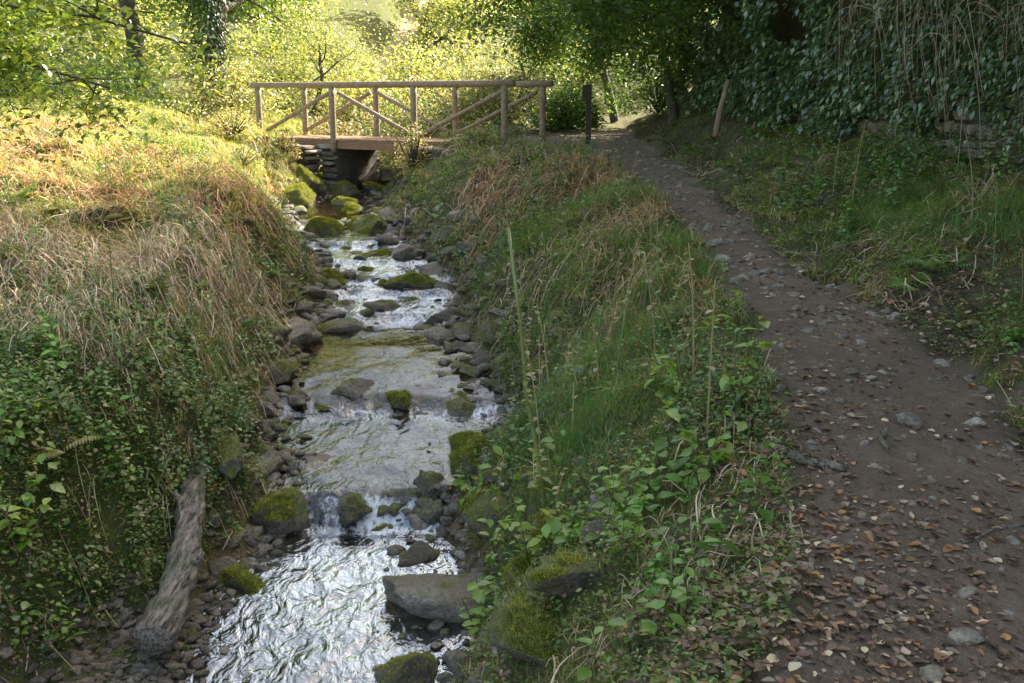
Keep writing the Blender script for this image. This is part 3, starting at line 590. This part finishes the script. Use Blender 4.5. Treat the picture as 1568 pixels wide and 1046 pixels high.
tree('hazel_tree',3.6,22.5,5,.14,71,TG,16,.10,.25,(-.15,-.1),3,2.6,(5,7))
tree('hazel_tree',4.6,20.0,6,.16,72,TG,16,.10,.25,(-.25,-.1),3,3.2,(5,7))
tree('hazel_tree',2.6,25.5,5,.12,73,TG,14,.10,.25,(-.2,-.1),3,2.6,(5,6))
tree('apple_tree',2.9,30,5,.2,81,TY,9,.10,.3,(.1,0),3,2.2,(4,5),.45)
tree('apple_tree',-3.5,36,6,.22,82,TY,6,.13,.4,(.1,0),3,3,(4,6),.45)
tree('willow_tree',-1.5,44,8,.25,83,TY,7,.17,.5,(0,0),3,4,(4,6),.4)
tree('willow_tree',-9,40,8,.25,84,TG+TY,8,.17,.5,(0,0),3,4,(4,6),.4)
tree('willow_tree',-15,38,8,.25,88,TY,8,.17,.5,(0,0),3,4,(4,6),.4)
tree('ivy_clad_tree',-7.9,27,9,.3,85,TG,14,.11,.35,(0,0),3,5,(5,7),.3)
tree('ivy_clad_tree',-10.5,29,9,.3,86,TG,12,.12,.35,(0,0),3,5,(5,7),.3)
tree('apple_tree',6.5,38,8,.25,87,TY,9,.15,.5,(0,0),3,4,(4,6),.4)
tree('leafless_thorn_tree',-5.5,28,4,.08,91,TY,3,.07,.3,(.3,0),3,1.8,(5,7),.5)
tree('leafless_thorn_tree',-1.8,30,4,.08,92,TY,3,.07,.3,(-.2,0),3,1.8,(5,7),.5)
tree('leafless_thorn_tree',.6,27,3.4,.07,93,TY,2,.07,.3,(-.4,0),3,1.6,(5,7),.5)
m=MB(); n=6000; a=U(0,6.28,n); zz2=U(0,6,n); rr=.45+rng.normal(0,.13,n); P=np.stack([-7.9+rr*np.cos(a),27+rr*np.sin(a),float(H(-7.9,27))+zz2],-1)
m.inst(leaf2,P,R3(a-np.pi/2,U(-1.3,-.3,n),U(-.4,.4,n)),U(.07,.13,n),pal([(.04,.08,.02),(.05,.10,.025)],n,.3)); m.obj('trunk_ivy',M_ivy)
def limb_tree(name,base,limbs,cols,ls,nl,seed,spreadv=.12,sub=7,tw=.55,drop=-.05):
    rnd=random.Random(seed); root_=bpy.data.objects.new(name,None); scene.collection.objects.link(root_); m=MB(); an=[]
    for P,r in [base]+limbs:
        P=np.array(P,float); v,f=tube(P,np.linspace(r,r*.35,len(P)),7,True); m.add(v,f)
    for P,r in limbs:
        P=np.array(P,float)
        for i in range(sub):
            t=rnd.uniform(.2,1)*(len(P)-1); k=min(int(t),len(P)-2); q=P[k]*(1-(t-k))+P[k+1]*(t-k)
            tb=[];a_=[]; d=np.array([rnd.gauss(.3,.6),rnd.gauss(0,.6),rnd.gauss(drop,.35)]); d/=np.linalg.norm(d)
            grow(q,d,tw*rnd.uniform(.6,1.2),.012,1,2,tb,a_,rnd,.3,drop,(3,5),1)
            for p,rr,s in tb: v,f=tube(p,rr,3,False); m.add(v,f)
            an+=a_
    o=m.obj('trunk_and_limbs',M_bark); o.parent=root_
    A=np.array(an); k=np.repeat(np.arange(len(A)),nl); n=len(k); P=A[k]+rng.normal(0,spreadv,(n,3)); m=MB()
    m.inst(leaf6,P,R3(U(0,6.28,n),U(-.9,.4,n),U(-.5,.5,n)),U(.7,1.3,n)*ls,pal(cols,n)); o=m.obj('foliage',M_leaf); o.parent=root_
limb_tree('field_maple_tree',([(-8.2,10.5,.2),(-7.9,10.5,2),(-7.6,10.4,4.5)],.16),
 [([(-7.8,10.5,2.2),(-6.5,10.2,2.7),(-5.2,10,2.6),(-4,9.9,2.45),(-3.1,9.9,2.2)],.03),([(-7.8,10.5,1.8),(-6.5,10.8,2.2),(-5.3,11,2.1),(-4.3,11,1.8)],.028),
  ([(-7.7,10.5,2.8),(-6.2,9.6,3.0),(-4.9,9.2,2.8),(-3.8,9.1,2.6)],.028),([(-7.8,10.5,1.6),(-6.4,10.4,1.8),(-5.3,10.2,1.5)],.025),([(-7.8,10.5,2.6),(-6.2,10.9,2.6),(-5,11.3,2.7),(-3.9,11.4,2.6)],.028)],[(.16,.22,.04),(.22,.28,.05),(.12,.18,.035),(.08,.13,.03)],.08,4,9,.13,15,.6)
limb_tree('hazel_tree',([(4.8,18.5,1),(4.4,18.3,3),(4,18.2,5)],.14),
 [([(4.4,18.3,3.0),(3,18,3.9),(1.5,17.8,4.0),(.2,17.8,3.75),(-1.2,17.9,3.6)],.06),([(4.5,18.3,2.6),(3.2,17.2,3.4),(2,17,3.6),(.9,17,3.4)],.05),([(4.4,18.3,3.3),(3,18.9,4.3),(1,19,4.3),(-.6,19,4.1)],.05)],TG,.10,5,12,.15,15,.9,-.12)
# ---------------------------------------------------------------- ivy curtain over the wall
m=MB(); n=100000; y=5.5*(25/5.5)**rng.random(n); xw=I(y,xwy,xwx); zb=H(xw-.3,y); u=rng.random(n); z=zb+.1+u*(4.8)
bulge=(fbm(y*1.1,z*1.1,3,5)-.5)*1.3+ .35*S((z-zb-1.1)/1.2); keep=(fbm(y*1.3,z*1.5,3,15)>.28)
stone=(z<1.35+.55*fbm(y*2,y*0,3,3))&(y<13.2)&(y>7.4)&(fbm(y*1.6,z*2.0,3,33)<.60); keep&=~stone
xx=xw-.24-np.clip(bulge,-.0,1)*1.0*S((z-1.2)/1.2)-np.abs(rng.normal(0,.12,n))
P=np.stack([xx,y,z],-1)[keep]; n=len(P)
m.inst(leaf2,P,R3(np.pi/2+rng.normal(0,.8,n),U(-1.3,-.1,n),U(-.6,.6,n)),U(.05,.095,n)*np.clip(P[:,1]/10,.8,1.5),pal([(.05,.09,.035),(.065,.12,.045),(.08,.14,.05),(.13,.17,.06)],n,.4))
m.obj('ivy_curtain',M_ivy)
m=MB()
for i in range(330):
    y=random.uniform(6.5,12); xw=float(I(y,xwy,xwx)); z0=random.uniform(2.2,4.2); x0=xw-random.uniform(.3,1.2); l=random.uniform(.3,1.2)
    t=np.linspace(0,1,7); s=random.uniform(-1.3,1.3); p=np.column_stack([x0-.4*np.sin(t*2)*random.uniform(0,1),y+s*t+.08*np.sin(t*6+i),z0+.3*np.sin(t*3)-l*t**1.6])
    v,f=tube(p,np.linspace(.004,.0015,7),3,False); m.add(v,f,(np.array([.30,.25,.20])*random.uniform(.5,1.3)))
m.obj('hanging_twigs',M_dry)
# ---------------------------------------------------------------- shrubs
def shrub(name,x,y,rx,ry,h,n,cols,ls,seed,mat=None):
    z0=float(H(x,y)); root_=bpy.data.objects.new(name,None); scene.collection.objects.link(root_); rnd=random.Random(seed)
    m=MB()
    for i in range(45):
        a=rnd.uniform(0,6.28); q=rnd.uniform(.2,1); t=np.linspace(0,1,5); p=np.column_stack([x+rx*q*math.cos(a)*t,y+ry*q*math.sin(a)*t,z0+h*rnd.uniform(.6,1.1)*(t-.25*t*t*q)]); v,f=tube(p,np.linspace(.012,.003,5),3,False); m.add(v,f,(1,1,1))
    o=m.obj('stems',M_bark); o.parent=root_
    k=rng.normal(0,1,(n,3)); k/=np.linalg.norm(k,axis=1)[:,None]; rr=rng.random(n)**.4; k*=rr[:,None]; lump=.7+.7*fbm(k[:,0]*2.5+seed,k[:,1]*2.5+k[:,2]*2,3,seed)
    P=np.stack([x+k[:,0]*rx*lump,y+k[:,1]*ry*lump,z0+np.abs(k[:,2])*h*lump],-1); keep=fbm(P[:,0]*2+P[:,2]*1.5,P[:,1]*2,3,seed+1)>.42; P=P[keep]; n=len(P)
    m=MB(); m.inst(leaf2,P,R3(U(0,6.28,n),U(-1,.5,n),U(-.7,.7,n)),U(.7,1.3,n)*ls,pal(cols,n,.3)); o=m.obj('foliage',mat or M_leaf); o.parent=root_
BR=[(.18,.15,.07),(.14,.15,.06),(.22,.18,.10)]
for i,a in enumerate([(-7,25,1.6,1.2,1.2,BR+TY),(-4.6,25.2,1.4,1,.9,BR),(-2.2,24.6,1.6,1,1.3,BR+TG),(-.1,24.6,1.5,1,1.2,TG+BR),(1.3,23.2,.9,.8,.9,TG),(-1,27.5,2.5,1.2,1.9,TY+BR),(-5,29,2.5,1.5,1.6,TY+BR),(-9.5,24.5,1.6,1.2,1.4,TG),(-12,25,2,1.4,2,TG),(3.4,23.8,1.5,1,2.2,TG),(-3.2,32,2.5,1.5,1.8,TY),(5.5,31,3,1.5,3,TG),(-14.5,28,3,2,3,TG),(-7.5,34,3,2,2.2,TY),(2.5,37,3,2,2.6,TY),(-12,33,3,2,2.6,TY),(-18,33,3,2,3,TY),(-3.2,24.2,1.4,.6,.8,BR+TG)]):
    shrub('shrub',a[0],a[1],a[2],a[3],a[4],5200,a[5],.09 if a[1]<28 else .14,i+2)
for i,a in enumerate([(-1.9,19.4,.35,.3,1.0,YG+DR),(-5.6,20.4,.7,.5,.6,YG+DR),(-5.0,18.6,.6,.5,.45,YG+BR),(-6.6,21.5,.9,.5,.6,YG+TG),(-8.5,20.5,1,.6,.5,YG),(-4.7,21.0,.35,.3,.5,BR),(-.6,19.0,.5,.4,.35,BR+GR)]):
    shrub('scrub_plant',a[0],a[1],a[2],a[3],a[4],1500,a[5],.055,i+32)
for i,(x,y) in enumerate([(7,2.5),(7,5),(7,7.5),(7,10),(7.2,12.5),(7,15),(6.8,18),(6.8,20.5)]):
    shrub('shade_shrub',x,y,1.3,1.7,4.6,5200,TG,.24,60+i)  # unseen shrubs added behind the wall to keep sun off the foreground
m=MB()
for i in range(60):
    y=random.uniform(48,85); x=random.uniform(-48,44); z0=float(H(x,y)); R=random.uniform(2.5,4.5); n=1600
    k=rng.normal(0,1,(n,3)); k/=np.linalg.norm(k,axis=1)[:,None]; k*=(rng.random(n)**.4)[:,None]; lump=.6+.8*fbm(k[:,0]*2.5+i,k[:,1]*2+k[:,2]*2,3,i)
    P=np.stack([x+k[:,0]*R*lump,y+k[:,1]*R*lump,z0+3+k[:,2]*4*lump],-1); m.inst(leaf2,P,R3(U(0,6.28,n),U(-1,.5,n),U(-.7,.7,n)),U(.35,.7,n),pal(TY+TG[2:],n,.3))
    v,f=tube(np.array([(x,y,z0-.5),(x,y,z0+4)]),[.35,.2],6,False); m.add(v,f,(.05,.04,.03))
m.obj('distant_trees',M_leaf)
# ---------------------------------------------------------------- foreground plants
def stalk(name,P,leaves,cols,ls,r=.009,mat=None):
    P=np.array(P,float); m=MB(); v,f=tube(P,np.linspace(r,r*.5,len(P)),7,True); m.add(v,f,(.20,.23,.09))
    for q,yaw,pit,s in leaves:
        q=np.array(q,float); R=R3(np.array([yaw]),np.array([pit]),np.array([random.uniform(-.4,.4)])); m.inst(leaf6,q[None],R,np.array([s*ls]),pal(cols,1))
    return m.obj(name,M_leaf)
zb=float(H(.22,5.62))
P=[(.22,5.62,zb-.05),(.17,5.6,zb+.4),(.09,5.58,zb+.85),(.05,5.55,zb+1.3),(-.02,5.52,1.0)]
lv=[]
for i in range(90):
    t=random.uniform(.15,.98); z=zb+(1-zb)*t; q=np.array([I(z,[zb,zb+.4,zb+.85,zb+1.3,1.01],[.22,.17,.09,.05,-.02]),5.58-.05*t,z]); a=random.uniform(0,6.28); lv.append((q,a,random.uniform(-.6,.6),random.uniform(.4,1.)*(1.25-t)))
stalk('tall_stalk_plant',P,lv,TY,.075,.017)
def sapling(x,y,h,seed,nb_=5,ls=.075):
    rnd=random.Random(seed); z0=float(H(x,y)); m=MB()
    for b in range(nb_):
        a=rnd.uniform(0,6.28); l=h*rnd.uniform(.6,1.1); o=rnd.uniform(.2,.6)*l; t=np.linspace(0,1,6); p=np.column_stack([x+o*np.cos(a)*t**1.5,y+o*np.sin(a)*t**1.5,z0-.03+l*t]); v,f=tube(p,np.linspace(.005,.002,6),4,False); m.add(v,f,(.15,.12,.07))
        for i in range(11):
            tt=rnd.uniform(.25,1); q=np.array([[np.interp(tt,t,p[:,k]) for k in range(3)]]); m.inst(leaf6,q,R3(np.array([rnd.uniform(0,6.28)]),np.array([rnd.uniform(-.7,.3)]),np.array([rnd.uniform(-.4,.4)])),np.array([ls*rnd.uniform(.5,1.25)]),pal([(.14,.25,.04),(.18,.29,.05),(.22,.28,.06)],1))
    return m.obj('hazel_sapling',M_leaf)
for i,(x,y,h) in enumerate([(-.15,5.9,.95),(-.2,5.35,.55),(.1,5.1,.45),(1.2,5.1,.6),(.95,4.6,.45),(.55,4.5,.35),(-.25,6.5,.6),(.9,5.6,.4),(.3,4.7,.35),(-2.75,5.2,.4),(-2.95,5.4,.45)]): sapling(x,y,h,i+3,ls=.08)
big=[weed(.42,.11,5,60+i,.5) for i in range(5)]+[weed(.30,.13,3,70+i,.4) for i in range(3)]+[weed(.34,.08,6,80+i,.4) for i in range(4)]
bx=np.array([-.15,-.05,.15,.35,.5,.75,.9,.95,1.05,.6,.35,1.15,1.1,.2,-2.75,-2.6,-2.9,-2.65,-2.6,-2.75,-2.7,1.25,1.2,.8,-2.7,-2.95,-3.1,-2.8,-.1,.1,.45,-3.0,-3.3,-2.9,-3.4,.45,.7,.3,.6,.85,.2,-2.85,-3.0,.55,.4,.65,.5])
by=np.array([5.7,5.3,5.2,4.75,4.4,4.2,4.5,5.0,4.0,5.0,4.2,5.3,5.9,6.2,5.5,6.0,6.4,6.7,7.0,7.4,7.9,6.4,7.0,3.9,5.3,5.4,5.6,6.9,7.0,6.6,6.9,6.0,6.6,7.2,7.6,3.9,3.7,4.9,4.7,4.8,4.5,5.15,5.2,3.6,3.5,3.4,4.1])
n=3*len(bx); bx=np.tile(bx,3)+rng.normal(0,.1,n);by=np.tile(by,3)+rng.normal(0,.13,n)
bx=np.concatenate([bx,U(-3.6,-2.5,60)]);by=np.concatenate([by,U(5.0,6.8,60)])
L,R,Q=reg(bx,by,.05); k=(L|R)&~((np.abs(bx-.15)<.3)&(np.abs(by-4.05)<.33)); bx,by=bx[k],by[k]
spread('broadleaf_plants',big,M_leaf,bx,by,U(.4,.9,len(bx)),pal([(.08,.18,.03),(.11,.22,.04),(.15,.25,.05)],len(bx)),.25,.02)
# ---------------------------------------------------------------- light, sky, camera
az=math.atan2(.75,.66); el=math.radians(40)
ts=Vector((math.sin(az)*math.cos(el),math.cos(az)*math.cos(el),math.sin(el)))
sl=bpy.data.lights.new('sun','SUN'); sl.energy=19; sl.angle=math.radians(.5); sl.color=(1,.93,.80)
so=bpy.data.objects.new('sun',sl); so.rotation_euler=ts.to_track_quat('Z','Y').to_euler(); scene.collection.objects.link(so)
w=bpy.data.worlds.new('World'); scene.world=w; w.use_nodes=True; nt=w.node_tree; bg=nt.nodes['Background']
sk=nt.nodes.new('ShaderNodeTexSky'); sk.sky_type='NISHITA'; sk.sun_disc=False; sk.sun_elevation=el; sk.sun_rotation=az; sk.dust_density=4
mc=mix(nt,1.,sk.outputs[0],(1.13,1.0,.84),'MULTIPLY')
nt.links.new(mc,bg.inputs[0]); bg.inputs[1].default_value=.56
cam=bpy.data.cameras.new('camera'); cam.lens=35; cam.sensor_width=36; cam.clip_end=2000
co=bpy.data.objects.new('camera',cam); co.location=(0,0,1.7); co.rotation_euler=(math.radians(90-13.75),0,0); scene.collection.objects.link(co); scene.camera=co
scene.view_settings.view_transform='Standard'; scene.view_settings.look='None'; scene.view_settings.exposure=0
